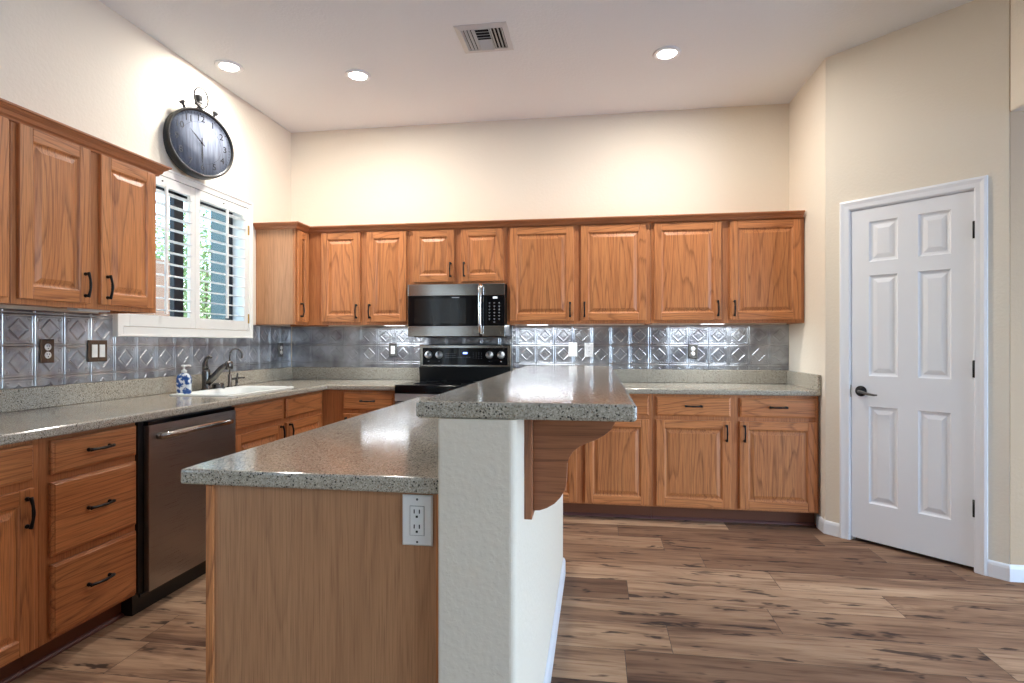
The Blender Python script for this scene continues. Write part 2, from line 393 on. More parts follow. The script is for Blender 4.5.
# ------------------------------------------------------------------ pantry door
D1 = bpy.data.objects.new('door_1', None); COL.objects.link(D1); D1.location = AW.location; D1.rotation_euler = AW.rotation_euler; struct(D1)
D1['label'] = 'white six-panel pantry door in the angled wall'
dm = MB(); a0, a1 = .153, .765; dz0, dz1 = .022, 2.043; fy, by = .004, .036
px = [(a0+.1, a0+.255), (a0+.357, a0+.512)]; pz = [(.25, .84), (1.025, 1.635), (1.718, 1.962)]
xs = [a0, px[0][0], px[0][1], px[1][0], px[1][1], a1]; zs = [dz0, .25, .84, 1.025, 1.635, 1.718, 1.962, dz1]
for i in range(5):
    for j in range(7):
        if i in (1, 3) and j in (1, 3, 5):
            x0, x1, z0, z1 = xs[i], xs[i+1], zs[j], zs[j+1]
            lp = [rect(x0+d, x1-d, z0+d, z1-d, y) for d, y in ((0, fy), (.003, fy+.004), (.008, fy+.009), (.016, fy+.011), (.022, fy+.011), (.026, fy+.009), (.046, fy+.003), (.049, fy+.003))]
            dm.rings(lp, TRIM)
        else: dm.add(rect(xs[i], xs[i+1], zs[j], zs[j+1], fy), [(0, 1, 2, 3)], TRIM)
dm.add(rect(a0, a1, dz0, dz1, fy)+rect(a0, a1, dz0, dz1, by), [(0, 4, 5, 1), (1, 5, 6, 2), (2, 6, 7, 3), (3, 7, 4, 0), (4, 7, 6, 5)], TRIM)
dm.build('door_leaf', D1)
lv = MB().lathe([(.0, 0), (.031, 0), (.033, -.006), (.030, -.011), (.014, -.014), (.012, -.045), (.0, -.046)], IRON, c=(.211, fy, .930), axis='y', seg=28)
hd = lv.build('door_handle', D1)
MB().tube([(.211, fy-.044, .930), (.228, fy-.050, .929), (.25, fy-.052, .922), (.275, fy-.050, .916), (.298, fy-.046, .913), (.315, fy-.044, .914)], [.009, .009, .0085, .0075, .0065, .004], PEWTER).build('lever', hd)
MB().box(.146, .1525, -.001, .03, .89, .965, SLOT).build('strike_plate', D1)
for z in (1.831, 1.086, .34):
    MB().box(.760, .7705, -.002, .01, z-.045, z+.045, IRON).lathe([(0, -.046), (.0065, -.046), (.0065, .046), (0, .046)], IRON, c=(.768, -.006, z), seg=10).build('hinge', D1)
# casing and jamb
CP = [(0, -.0), (.0, -.014), (.012, -.018), (.03, -.013), (.05, -.012), (.056, -.009), (.060, 0)]
ct = MB()
for side in (0, 1):
    xo = .092 if side == 0 else .826; sg = 1 if side == 0 else -1
    prof = [(xo+sg*u, v) for u, v in CP]
    n = len(prof)
    z_top = 2.108
    vs = [(x, y, 0) for x, y in prof]+[(x, y, z_top-abs(x-xo)) for x, y in prof]
    ct.add(vs, [tuple(range(n)), tuple(range(n, 2*n))]+[(i, (i+1) % n, (i+1) % n+n, i+n) for i in range(n)], TRIM)
n = len(CP)
vs = [(.092+u, v, 2.108-u) for u, v in CP]+[(.826-u, v, 2.108-u) for u, v in CP]
ct.add(vs, [tuple(range(n)), tuple(range(n, 2*n))]+[(i, (i+1) % n, (i+1) % n+n, i+n) for i in range(n)], TRIM)
ct.box(DX0-.001, .1515, -.002, .11, 0, DZ, TRIM).box(.7665, DX1+.001, -.002, .11, 0, DZ, TRIM).box(DX0, DX1, -.002, .11, 2.046, DZ+.002, TRIM)
ct.box(.149, .16, .037, .05, 0, 2.046, TRIM).box(.758, .769, .037, .05, 0, 2.046, TRIM)
o = struct(ct.build('trim_1')); o.location = AW.location; o.rotation_euler = AW.rotation_euler
slab_wall('wall_pantry_inner', XR+.1, P2[0]+.5, YB-.06, YB, 0, ZC, WALLB)

# baseboards
BBP = [(0, 0), (.013, 0), (.013, .066), (.010, .078), (.004, .085), (0, .085)]
s2 = .70710678
q = lambda t: (P1[0]+s2*t, P1[1]-s2*t)
struct(MB().sweep([(XR, YB-.63+.05), P1, q(.091)], [(-o, z) for o, z in BBP][::-1] and [(o, z) for o, z in BBP], TRIM).build('baseboard_right'))
struct(MB().sweep([q(.827), q(.912), (P2[0]+.002, P2[1]), (XE, P2[1])], [(o, z) for o, z in BBP], TRIM).build('baseboard_hall'))
IX0, IX1, IY0, IY1 = -.3595, -.178, 1.25, 3.02
struct(MB().sweep([(IX1, IY1+.0), (IX1, IY0+.012)], [(-o, z) for o, z in BBP], TRIM).build('baseboard_island'))

# ------------------------------------------------------------------ pulls, doors, drawers
def pull_mb():
    mb = MB(); Ln = .098
    for s_ in (-1, 1): mb.lathe([(0, 0), (.0075, 0), (.0085, -.004), (.006, -.012), (.006, -.02), (0, -.021)], IRON, c=(s_*Ln/2, 0, 0), axis='y', seg=10)
    pts = []; rs = []
    for k in range(13):
        t = k/12*2-1; pts.append((t*Ln/2*1.12, -.018-.012*(1-t*t), 0)); rs.append(.0052+.0025*abs(t)**4+(.0008 if abs(t) < .2 else 0))
    mb.tube(pts, rs, IRON, seg=8)
    return mb
PULL = pull_mb().mesh('pull')
def pull(parent, x, y, z, vert):
    o = bpy.data.objects.new('handle', PULL); COL.objects.link(o); o.parent = parent; o.location = (x, y, z)
    if vert: o.rotation_euler = (0, PI/2, 0)
def cab_door(parent, x0, x1, z0, z1, hx=None, hz=None, sw=.055, y=0, name='door'):
    """raised panel door, its front 20 mm proud of y"""
    f, bk = y-.020, y-.001; mb = MB()
    for a, b in ((x0, x0+sw), (x1-sw, x1)): mb.box(a, b, f, bk, z0, z1, OAKV)
    for a, b in ((z0, z0+sw), (z1-sw, z1)): mb.box(x0+sw, x1-sw, f+.0003, bk, a, b, OAKH)
    cx, cz = (x0+x1)/2, (z0+z1)/2
    mb.v = [(p[0]-cx, p[1], p[2]-cz) for p in mb.v]
    d = mb.build(name, parent, (cx, 0, cz), bevel=.003)
    hw, hh = (x1-x0)/2-sw, (z1-z0)/2-sw
    lp = [rect(-hw+k, hw-k, -hh+k, hh-k, yy) for k, yy in ((-.001, f+.001), (.003, f+.004), (.006, f+.0085), (.012, f+.010), (.014, f+.010), (.034, f+.003), (.036, f+.002), (.038, f+.002))]
    MB().rings(lp, OAKV).build('raised_panel', d)
    if hx is not None: pull(d, hx-cx, f, hz-cz, True)
    return d
def drawer(parent, x0, x1, z0, z1, hx=True, name='drawer'):
    cx, cz = (x0+x1)/2, (z0+z1)/2; hw, hh = (x1-x0)/2, (z1-z0)/2
    lp = [rect(-hw+k, hw-k, -hh+k, hh-k, yy) for k, yy in ((0, -.001), (0, -.012), (.003, -.015), (.008, -.0165), (.011, -.020), (.013, -.020))]
    d = MB().rings(lp, OAKH, cap0=True).build(name, parent, (cx, 0, cz))
    if hx is not False: pull(d, (0 if hx is True else hx-cx), -.020, 0.004, False)
    return d
def base_cab(label, loc, rz, x0, x1, fronts, depth=.585, group=None, kick=True, name='base_cabinet', open_top=False):
    t = thing(name, label, 'cabinet', loc, rz, group)
    if open_top: MB().box(x0, x1, 0, .02, .10, .874, FRM).box(x0, x0+.018, .02, depth, .10, .874, FRM).box(x1-.018, x1, .02, depth, .10, .874, FRM).box(x0, x1, .02, depth, .10, .118, FRM).build('cabinet_body', t, bevel=.0015)
    else: MB().box(x0, x1, 0, depth, .10, .874, FRM).build('cabinet_body', t, bevel=.0015)
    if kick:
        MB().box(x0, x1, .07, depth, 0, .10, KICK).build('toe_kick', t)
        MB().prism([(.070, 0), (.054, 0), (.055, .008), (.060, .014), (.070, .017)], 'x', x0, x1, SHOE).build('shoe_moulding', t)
    for f in fronts:
        if f[0] == 'd': cab_door(t, *f[1:])
        elif f[0] == 'f': drawer(t, *f[1:], hx=False, name='false_front')
        else: drawer(t, *f[1:])
    return t
def upper_cab(label, loc, rz, x0, x1, z0, z1, fronts, depth=.33, group=None, ends=(0, 0)):
    t = thing('wall_cabinet', label, 'cabinet', loc, rz, group)
    mb = MB().box(x0, x1, .018, depth, z0+.016, z1, FRM)
    mb.box(x0, x1, 0, .018, z0, z1, FRM)
    mb.box(x0, x0+.015, .018, depth, z0, z0+.016, FRM).box(x1-.015, x1, .018, depth, z0, z0+.016, FRM)
    mb.build('cabinet_body', t, bevel=.0012)
    for f in fronts: cab_door(t, *f[1:])
    return t
# local x of things on the left wall = world Y; rotated +90
RZ = PI/2
DZ0, DZ1, UZ0, UZ1 = .113, .700, 1.392, 2.103

# --- wall cabinets, left wall (face X=-2.31)
LF = (-2.31, 0, 0)
upper_cab('oak wall cabinet at the left edge, cut off by the frame', LF, RZ, 1.13, 1.934, 1.382, 2.13,
          [('d', 1.16, 1.51, 1.405, 2.108, 1.485, 1.48), ('d', 1.56, 1.915, 1.405, 2.108, 1.585, 1.48)])
upper_cab('oak double-door wall cabinet left of the shuttered window', LF, RZ, 1.937, 2.690, 1.382, 2.13,
          [('d', 1.957, 2.280, 1.405, 2.108, 2.250, 1.488), ('d', 2.336, 2.664, 1.405, 2.108, 2.367, 1.488)])
cc = upper_cab('narrow oak corner cabinet right of the window', LF, RZ, 4.092, 4.608, 1.368, 2.12,
          [('d', 4.108, 4.268, 1.392, 2.100, 4.136, 1.482)])
MB().box(4.089, 4.092, .02, .32, 1.372, 2.118, PALE).build('end_panel', cc)
# --- wall cabinets, back wall (face Y=4.28)
BF = (0, 4.28, 0)
upper_cab('tall oak double-door wall cabinet beside the corner, left of microwave', BF, 0, -2.308, -1.457, 1.368, 2.12,
          [('d', -2.186, -1.855, 1.392, 2.103, -1.884, 1.475), ('d', -1.802, -1.476, 1.392, 2.103, -1.774, 1.475)])
upper_cab('short oak double-door cabinet above the microwave', BF, 0, -1.455, -.682, 1.678, 2.12,
          [('d', -1.422, -1.092, 1.698, 2.103, -1.118, 1.79), ('d', -1.036, -.708, 1.698, 2.103, -1.010, 1.79)])
upper_cab('wide oak double-door wall cabinet just right of microwave', BF, 0, -.680, .390, 1.368, 2.12,
          [('d', -.656, -.173, 1.392, 2.103, -.199, 1.475), ('d', -.118, .358, 1.392, 2.103, -.092, 1.475)])
upper_cab('wide oak double-door wall cabinet at the right end of the row', BF, 0, .392, 1.452, 1.368, 2.12,
          [('d', .413, .886, 1.392, 2.103, .862, 1.475), ('d', .946, 1.426, 1.392, 2.103, .974, 1.475)])
# --- crowns
KP = [(0, 2.108), (.010, 2.110), (.012, 2.122), (.020, 2.128), (.026, 2.142), (.040, 2.152), (.044, 2.158), (.052, 2.160), (.052, 2.168), (0, 2.168)]
def crown(label, path, mts, dz=0):
    tag(MB().sweep(path, [(o, z+(dz if z > 2.12 else 0)) for o, z in KP], mts).build('crown_moulding'), label, 'crown moulding')
crown('dark oak crown moulding along the left wall cabinets', [(-2.31, 1.13), (-2.31, 2.690), (-2.638, 2.690)], [CRNY, CRN], -.004)
crown('long oak crown moulding over the corner and back wall cabinets', [(-2.638, 4.092), (-2.31, 4.092), (-2.31, 4.28), (1.44, 4.28)], [CRN, CRNY, CRN], -.014)

# --- base cabinets, left wall (face X=-2.04)
LB = (-2.04, 0, 0)
base_cab('oak base cabinet at the lower left, drawer over door', LB, RZ, 1.23, 1.812,
         [('w', 1.26, 1.781, .729, .858), ('d', 1.26, 1.781, DZ0, DZ1, 1.750, .617)])
base_cab('oak three-drawer base cabinet left of the dishwasher', LB, RZ, 1.813, 2.255,
         [('w', 1.850, 2.246, .729, .858), ('w', 1.850, 2.246, .42, .70), ('w', 1.850, 2.246, .113, .39)])
base_cab('oak sink base cabinet between dishwasher and corner', LB, RZ, 2.922, 4.02,
         [('f', 2.937, 3.427, .729, .858), ('f', 3.475, 3.965, .729, .858),
          ('d', 2.937, 3.427, DZ0, DZ1, 3.397, .635), ('d', 3.475, 3.965, DZ0, DZ1, 3.505, .635)], open_top=True)
# --- base cabinets, back wall (face Y=4.0)
BB = (0, 4.0, 0)
base_cab('narrow oak base cabinet between the corner and the range', BB, 0, -2.039, -1.462,
         [('w', -1.866, -1.478, .729, .858), ('d', -1.866, -1.478, DZ0, DZ1, -1.84, .62)])
base_cab('oak base cabinet right of range, partly behind the bar', BB, 0, -.672, .374,
         [('w', -.645, -.14, .729, .858), ('w', -.083, .352, .729, .858), ('d', -.645, -.14, DZ0, DZ1, -.165, .62), ('d', -.083, .352, DZ0, DZ1, -.055, .62)])
base_cab('oak two-door two-drawer base cabinet beside the pantry wall', BB, 0, .376, 1.445,
         [('w', .402, .889, .729, .858), ('w', .947, 1.429, .729, .858), ('d', .402, .889, DZ0, DZ1, .861, .62), ('d', .947, 1.429, DZ0, DZ1, .975, .62)])

# ------------------------------------------------------------------ worktops
SX0, SX1, SY0, SY1 = -2.50, -2.115, 3.02, 3.715
cx_ = [XL+.002, SX0, SX1, -1.993, -1.458]; cy_ = [1.15, SY0, SY1, 3.968, YB-.002]
def Lfull(i, j):
    if i == 3: return j == 3
    return not (i == 1 and j == 1)
wt = MB().cells(cx_, cy_, Lfull, .876, .914, QTZ).build('worktop', bevel=.010, seg=3)
tag(wt, 'L-shaped speckled grey quartz worktop with the sink, left side', 'worktop')
MB().box(XL+.002, XL+.022, 1.15, YB-.002, .9145, 1.016, QTZ).build('upstand', wt, bevel=.003)
MB().box(XL+.022, -1.458, YB-.022, YB-.002, .9145, 1.016, QTZ).build('upstand', wt, bevel=.003)
wt = MB().cells([-.676, 1.452], [3.968, YB-.002], lambda i, j: True, .876, .914, QTZ).build('worktop', bevel=.010, seg=3)
tag(wt, 'straight speckled grey quartz worktop right of the range', 'worktop')
MB().box(-.676, 1.432, YB-.022, YB-.002, .9145, 1.016, QTZ).build('upstand', wt, bevel=.003)
MB().box(1.432, 1.452, 3.972, YB-.002, .9145, 1.016, QTZ).build('upstand', wt, bevel=.003)
# sink bowl
sk = MB(); z1, zb = .9145, .74
def rr(x0, x1, y0, y1, z, r, n=4):
    out = []
    for cx, cy, a0_ in ((x1-r, y1-r, 0), (x0+r, y1-r, 90), (x0+r, y0+r, 180), (x1-r, y0+r, 270)):
        for k in range(n+1):
            a = math.radians(a0_+90*k/n); out.append((cx+r*math.cos(a), cy+r*math.sin(a), z))
    return out
sk.rings([rr(SX0-.012, SX1+.012, SY0-.012, SY1+.012, .9150, .03), rr(SX0-.012, SX1+.012, SY0-.012, SY1+.012, .9185, .03), rr(SX0-.006, SX1+.006, SY0-.006, SY1+.006, .9215, .035),
          rr(SX0+.012, SX1-.012, SY0+.012, SY1-.012, .921, .05), rr(SX0+.02, SX1-.02, SY0+.02, SY1-.02, .905, .055), rr(SX0+.035, SX1-.035, SY0+.035, SY1-.035, zb+.02, .06), rr(SX0+.06, SX1-.06, SY0+.06, SY1-.06, zb, .05)], SINKW, smooth=True)
sink = tag(sk.build('kitchen_sink'), 'white drop-in sink bowl below the window', 'sink')
MB().lathe([(0, .0), (.04, .0), (.042, .003), (.03, .002), (0, .001)], CHROME, c=(-2.3, 3.37, zb+.001)).build('drain', sink)

# island
IW = (-.96, 1.28)
isl = thing('island_cabinet', 'kitchen island cabinet with plain pale oak end panel', 'kitchen island', (-.955, 1.28, 0), 0)
MB().box(.018, .595, .006, 1.74, .10, .874, FRM).build('cabinet_body', isl)
MB().box(.085, .595, .03, 1.70, 0, .10, KICK).build('toe_kick', isl)
MB().box(.0, .595, .0005, .0055, .0, .8735, PALE).build('end_panel', isl)
MB().box(-.001, .018, -.007, 0, .0, .8735, OAKV).build('corner_strip', isl, bevel=.001)
MB().box(.585, .5955, -.005, 0, .0, .8735, OAKV).build('scribe_strip', isl, bevel=.001)
for k in range(3):   # doors on the aisle side, facing the dishwasher
    y0 = .05+k*.56
    e = bpy.data.objects.new('door_set', None)
    for kind, za, zb_ in (('drawer', .729, .858), ('door', .113, .70)):
        mb = MB()
        if kind == 'door':
            mb.box(0, .018, y0, y0+.055, za, zb_, OAKV).box(0, .018, y0+.465, y0+.52, za, zb_, OAKV).box(0, .018, y0+.055, y0+.465, za, za+.055, CRNY).box(0, .018, y0+.055, y0+.465, zb_-.055, zb_, CRNY).box(.006, .018, y0+.055, y0+.465, za+.055, zb_-.055, OAKV)
        else: mb.box(0, .018, y0, y0+.52, za, zb_, CRNY)
        d = mb.build(kind, isl, bevel=.003)
        h = bpy.data.objects.new('handle', PULL); COL.objects.link(h); h.parent = d; h.location = (0, y0+.26 if kind == 'drawer' else y0+.49, .795 if kind == 'drawer' else .62)
        h.rotation_euler = (0, 0, -PI/2) if kind == 'drawer' else (PI/2, 0, -PI/2)
tag(MB().cells([-1.019, IX0+.001], [1.262, 3.16], lambda i, j: True, .876, .914, QTZ).build('island_worktop', bevel=.007, seg=3),
    'lower speckled quartz top of the island, beside the raised bar', 'worktop')
pg = []
for cx, cy, a0_ in ((IX1, IY1, 0), (IX0+.0015, IY1, 90), (IX0+.0015, IY0, 180), (IX1, IY0, 270)):
    r_ = .016 if cx == IX1 else .005
    for k in range(6):
        a = math.radians(a0_+18*k); sx_ = 1 if cx == IX1 else -1; sy_ = 1 if cy == IY1 else -1
        pg.append((cx-sx_*r_+r_*math.cos(a), cy-sy_*r_+r_*math.sin(a)))
struct(MB().prism(pg, 'z', 0, 1.053, WALL).build('wall_island'))
tag(MB().cells([-.412, .086], [1.262-.014, 3.34], lambda i, j: True, 1.0535, 1.092, QTZ).build('bar_top', bevel=.009, seg=3),
    'raised speckled quartz bar top above the island wall', 'bar top')
# corbel
def corbel(y, label, grp=None):
    t = thing('corbel', label, 'bracket', (IX1+.0005, y, 0), 0, grp)
    MB().box(0, .019, -.045, .045, .790, 1.0525, BRKV).build('back_plate', t, bevel=.001)
    # outline: straight nose, ogee down to a waist, then a quarter round
    pts = [(.0195, 1.0525), (.2245, 1.0525), (.2245, 1.038), (.2205, 1.027), (.2115, 1.012), (.1945, .997), (.1735, .985), (.1525, .977), (.1355, .969), (.1195, .956), (.1095, .94), (.1045, .925),
           (.1035, .903), (.1025, .877), (.0985, .86), (.0875, .84), (.0725, .824), (.0525, .812), (.0355, .806), (.0195, .805)]
    MB().prism(pts, 'y', -.019, .019, BRKT).build('scroll', t, bevel=.001)
corbel(1.432, 'brown oak corbel under the near end of the bar top')
corbel(2.62, 'second oak corbel farther along the bar, mostly hidden by the first')

# island outlet
def outlet(label, loc, rz, plate, kind='decora', n=1, w_=.07, h_=.114, body=WPL):
    t = thing('wall_outlet' if kind != 'switch' else 'light_switch', label, 'outlet' if kind != 'switch' else 'switch', loc, rz)
    W = w_*n if n == 1 else w_+.046*(n-1)
    MB().rings([rect(-W/2, W/2, -h_/2, h_/2, 0), rect(-W/2, W/2, -h_/2, h_/2, -.003), rect(-W/2+.004, W/2-.004, -h_/2+.004, h_/2-.004, -.0065)], plate, cap0=True).build('cover_plate', t)
    for k in range(n):
        cx = (k-(n-1)/2)*.046
        if kind == 'duplex':
            for s_ in (-1, 1):
                r = MB().lathe([(0, -.006), (.017, -.006), (.0165, -.0085), (0, -.0085)], body, c=(cx, 0, s_*.0195), axis='y', seg=20).build('receptacle', t)
                MB().box(cx-.0075, cx-.005, -.0092, -.008, s_*.0195, s_*.0195+.009, SLOT).box(cx+.005, cx+.0075, -.0092, -.008, s_*.0195, s_*.0195+.008, SLOT).box(cx-.0025, cx+.0025, -.0092, -.008, s_*.0195-.010, s_*.0195-.005, SLOT).build('slots', r)
        else:
            r = MB().rings([rect(cx-.0165, cx+.0165, -.0335, .0335, -.006), rect(cx-.0165, cx+.0165, -.0335, .0335, -.008), rect(cx-.015, cx+.015, -.032, .032, -.0085)], body).build('receptacle' if kind == 'decora' else 'rocker', t)
            if kind == 'decora':
                mb = MB()
                for s_ in (-1, 1):
                    z = s_*.0175
                    mb.box(cx-.0075, cx-.005, -.0092, -.008, z, z+.009, SLOT).box(cx+.005, cx+.0075, -.0092, -.008, z, z+.009, SLOT).box(cx-.0025, cx+.0025, -.0092, -.008, z-.010, z-.005, SLOT)
                mb.build('slots', r)
                fr = MB()
                for a in ((cx-.0175, cx-.0167, -.0345, .0345), (cx+.0167, cx+.0175, -.0345, .0345), (cx-.0175, cx+.0175, -.0345, -.0337), (cx-.0175, cx+.0175, .0337, .0345)): fr.box(a[0], a[1], -.0068, -.0060, a[2], a[3], SLOT)
                fr.build('gap', r)
            else: MB().box(cx-.014, cx+.014, -.0105, -.0083, .001, .031, body).build('paddle', r, bevel=.001)
    for s_ in (-1, 1): MB().lathe([(0, -.0066), (.0028, -.0066), (.0025, -.0075), (0, -.0076)], PEWTER, c=(0, 0, s_*h_*.42), axis='y', seg=10).build('screw', t)
    return t
outlet('white double outlet on the end panel of the island', (-.4145, 1.2800, .811), 0, WPL, 'decora', w_=.073, h_=.118)
FB = YB-.0075; FL = XL+.0075
outlet('bronze-plated duplex outlet on left tin backsplash under the cabinets', (FL, 2.379, 1.186), RZ, BRONZE, 'duplex')
outlet('bronze double rocker switch left of the sink window', (FL, 2.66, 1.183), RZ, BRONZE, 'switch', 2)
outlet('small outlet on left tin backsplash near the room corner', (FL, 4.429, 1.166), RZ, PEWTER, 'duplex')
outlet('white outlet on back tin backsplash left of the microwave', (-1.709, FB, 1.166), 0, PEWTER, 'decora')
outlet('left of two white outlets right of the range', (-.192, FB, 1.172), 0, WPL, 'switch')
outlet('right of two white outlets right of the range', (-.064, FB, 1.169), 0, WPL, 'decora')
outlet('white duplex outlet on back tin backsplash farthest right', (.743, FB, 1.160), 0, PEWTER, 'duplex')

# ------------------------------------------------------------------ tin backsplash
def tile_h(u, v):
    return 1.15*tile_h0(u, v)
def tile_h0(u, v):
    du, dv = u-.5, v-.5
    au, av = abs(du), abs(dv); m_ = max(au, av)
    h = 0.
    e = .5-m_                                     # distance to the tile edge
    h += .0030*math.exp(-((e-.048)/.019)**2)
    h += .0010*math.exp(-((e-.112)/.017)**2)*(1 if e < .16 else 0)
    d = au+av                                     # diamond
    h += .0036*math.exp(-((d-.315)/.022)**2) if m_ < .37 else 0
    h += .0006*math.exp(-((d-.10)/.06)**2)
    for sx_ in (-.33, .33):                       # quarter scrolls in the corners
        for sy_ in (-.33, .33):
            r = math.hypot(du-sx_, dv-sy_)
            h += .0012*math.exp(-((r-.055)/.022)**2)
    return h
P = .1505
def tin_panel(name, label, segs, axis_x, plane, u0, v0):
    """segs: list of (a0,a1,z0,z1) rectangles; axis_x: panel runs along x (back) or y (left)"""
    mb = MB(); st = .0026; k = mb.mi(TIN)
    for a0_, a1_, z0_, z1_ in segs:
        na = max(1, round((a1_-a0_)/st)); nz = max(1, round((z1_-z0_)/st)); base = len(mb.v)
        for j in range(nz+1):
            z = z0_+(z1_-z0_)*j/nz; v = ((z-v0)/P) % 1
            for i in range(na+1):
                a = a0_+(a1_-a0_)*i/na; u = ((a-u0)/P) % 1
                h = .001+tile_h(u, v)
                if i in (0, na) or j in (0, nz): h = .0
                mb.v.append((a, plane-h, z) if axis_x else (plane+h, a, z))
        for j in range(nz):
            for i in range(na):
                q_ = base+j*(na+1)+i; mb.f.append([q_, q_+1, q_+na+2, q_+na+1]); mb.m.append(k); mb.sm.append(True)
    o = mb.build(name); return tag(o, label, 'backsplash')
tin_panel('tin_backsplash', 'embossed tin tile backsplash on the left wall', [(1.5, 2.765, 1.0165, 1.381), (2.765, 4.003, 1.0165, 1.263), (4.003, 4.603, 1.0165, 1.367)], False, XL+.002, 2.171, 1.063)
tin_panel('tin_backsplash', 'embossed tin tile backsplash on the back wall', [(XL+.01, -1.452, 1.0165, 1.367), (-1.452, -.684, .93, 1.40), (-.684, 1.452, 1.0165, 1.367)], True, YB-.002, .107, 1.058)

# ------------------------------------------------------------------ under-cabinet lights
def ucl(label, loc, rz, power):
    t = thing('under_cabinet_light', label, 'light', loc, rz, 'under-cabinet light fittings')
    MB().box(-.09, .09, -.03, .03, -.018, 0, WPL).build('housing', t, bevel=.003)
    MB().box(-.08, .08, -.024, .024, -.0195, -.018, LEDL if power else WPL).build('lens', t)
    if power:
        l = bpy.data.lights.new('led', 'AREA'); l.shape = 'RECTANGLE'; l.size = .55; l.size_y = .06; l.energy = power; l.color = (.86, .93, 1)
        o = bpy.data.objects.new('led', l); COL.objects.link(o); o.parent = t; o.location = (0, 0, -.022)
ucl('unlit slim light bar under the left double-door cabinet', (-2.44, 2.42, 1.3978), RZ, 0)
ucl('slim light bar under the wall cabinet left of microwave', (-1.62, 4.40, 1.3838), 0, 2.4)
ucl('slim light bar under the cabinet just right of microwave', (-.46, 4.40, 1.3838), 0, 3.2)
ucl('slim light bar under the cabinet at row\'s right end', (.85, 4.40, 1.3838), 0, 2.8)

# ------------------------------------------------------------------ microwave
mw = thing('microwave', 'over-range microwave in black glass and stainless steel', 'microwave', (-1.0635, 4.2, 1.275), 0)
h = .377
MB().box(-h, h, .012, .398, 0, .399, BLKP).build('case', mw, bevel=.002)
MB().box(-h, h, 0, .012, .310, .399, STEEL).build('top_band', mw, bevel=.003)
MB().box(-h, h, 0, .012, 0, .080, STEEL).build('bottom_band', mw, bevel=.003)
dr = MB().box(-h, .165, .001, .012, .081, .309, BLKG).build('door', mw, bevel=.002)
MB().box(-.325, .08, .0002, .001, .10, .29, plain('window_mesh', (.004, .004, .004), .12)).build('window', dr)
cp = MB().box(.235, h, .001, .012, .081, .309, BLKG).build('control_panel', mw, bevel=.002)
MB().box(.165, .235, .0015, .012, .081, .309, BLKG).build('hinge_strip', mw)
MB().box(.288, .322, .0000, .001, .285, .300, plain('clock_display', (.6, .62, .64), .4, emit=(.8, .85, .9), es=.7)).build('display', cp)
kp = MB()
for r_ in range(7):
    for c_ in range(3):
        if r_ == 6 and c_ != 1: continue
        x = .262+c_*.037; z = .252-r_*.024; kp.box(x-.006, x+.006, .0003, .001, z-.002, z+.002, MARK)
        if c_ != 1 or r_ % 2: kp.box(x-.004, x+.004, .0003, .001, z-.008, z-.0065, MARK)
kp.build('key_markings', cp)
MB().box(-.03, .028, .0003, .001, .293, .299, MARK).build('brand_mark', dr)
pts = [(.196, -.012, .385), (.196, -.034, .370), (.196, -.042, .30), (.196, -.044, .20), (.196, -.042, .10), (.196, -.034, .03), (.196, -.008, .012)]
MB().tube(pts, [.016, .017, .014, .0125, .0125, .015, .012], CHROME, seg=14).build('handle', mw)
MB().box(-h+.04, h-.04, .03, .36, -.006, 0, DARKV).build('filter_grille', mw)

# ------------------------------------------------------------------ range
rg = thing('range', 'freestanding electric range with black glass cooktop', 'range', (-1.067, 3.93, 0), 0)
h = .380
MB().box(-h, h, .04, .62, .02, .905, BLKP).build('oven_body', rg, bevel=.002)
MB().box(-h, h, -.005, .60, .860, .922, BLKG).build('cooktop', rg, bevel=.006, seg=3)
MB().box(-h, h, .000, .04, .805, .858, BSTEEL).build('trim_band', rg, bevel=.002)
od = MB().box(-h, h, .0, .04, .26, .800, STEEL).build('oven_door', rg, bevel=.004)
MB().box(-h+.08, h-.08, -.002, 0, .36, .70, BLKG).build('window', od)
MB().tube([(-h+.06, 0, .76), (-h+.06, -.035, .762), (-h+.09, -.045, .763), (h-.09, -.045, .763), (h-.06, -.035, .762), (h-.06, 0, .76)], .011, STEEL).build('handle', od)
MB().box(-h, h, .005, .04, .06, .25, STEEL).build('storage_drawer', rg, bevel=.004)
bg = MB().prism([(.66, .905), (.59, .905), (.565, 1.028), (.565, 1.0285), (.66, 1.0285)], 'x', -h, h, BLKP).build('backguard_base', rg)
bz = MB()
bz.rings([rect(-h, h, 1.029, 1.209, .62), rect(-h, h, 1.029, 1.209, .588), rect(-h+.004, h-.004, 1.033, 1.205, .584), rect(-h+.026, h-.026, 1.045, 1.185, .584), rect(-h+.028, h-.028, 1.047, 1.183, .588)], STEEL)
bgd_ = bz.build('backguard', rg)
MB().box(-h, h, .622, .66, 1.0285, 1.209, BLKP).build('backguard_rear', rg)
pn = MB().box(-h+.028, h-.028, .5872, .5879, 1.047, 1.183, BLKG).build('control_panel', bgd_)
for x in (-.305, -.215, .205, .300):
    MB().lathe([(0, .587), (.031, .587), (.031, .583), (.026, .580), (.025, .560), (.022, .557), (0, .557)], BSTEEL, c=(x, 0, 1.128), axis='y', seg=24).box(x-.003, x+.003, .5555, .558, 1.130, 1.150, BLKP).build('knob', bgd_)
MB().box(-.015, .022, .5866, .5871, 1.135, 1.150, BLUED).build('clock_display', bgd_)
mk = MB()
for i in range(5):
    for j in range(3): mk.box(-.16+i*.018, -.150+i*.018, .5866, .5871, 1.105+j*.017, 1.107+j*.017, MARK)
for i in range(4):
    for j in range(4): mk.box(.07+i*.022, .075+i*.022, .5866, .5871, 1.098+j*.015, 1.100+j*.015, MARK)
for i in range(5): mk.box(-.06+i*.024, -.05+i*.024, .5866, .5871, 1.108, 1.110, MARK)
for x in (-.305, -.215, .205, .300): mk.box(x-.006, x+.006, .5866, .5871, 1.074, 1.077, MARK)
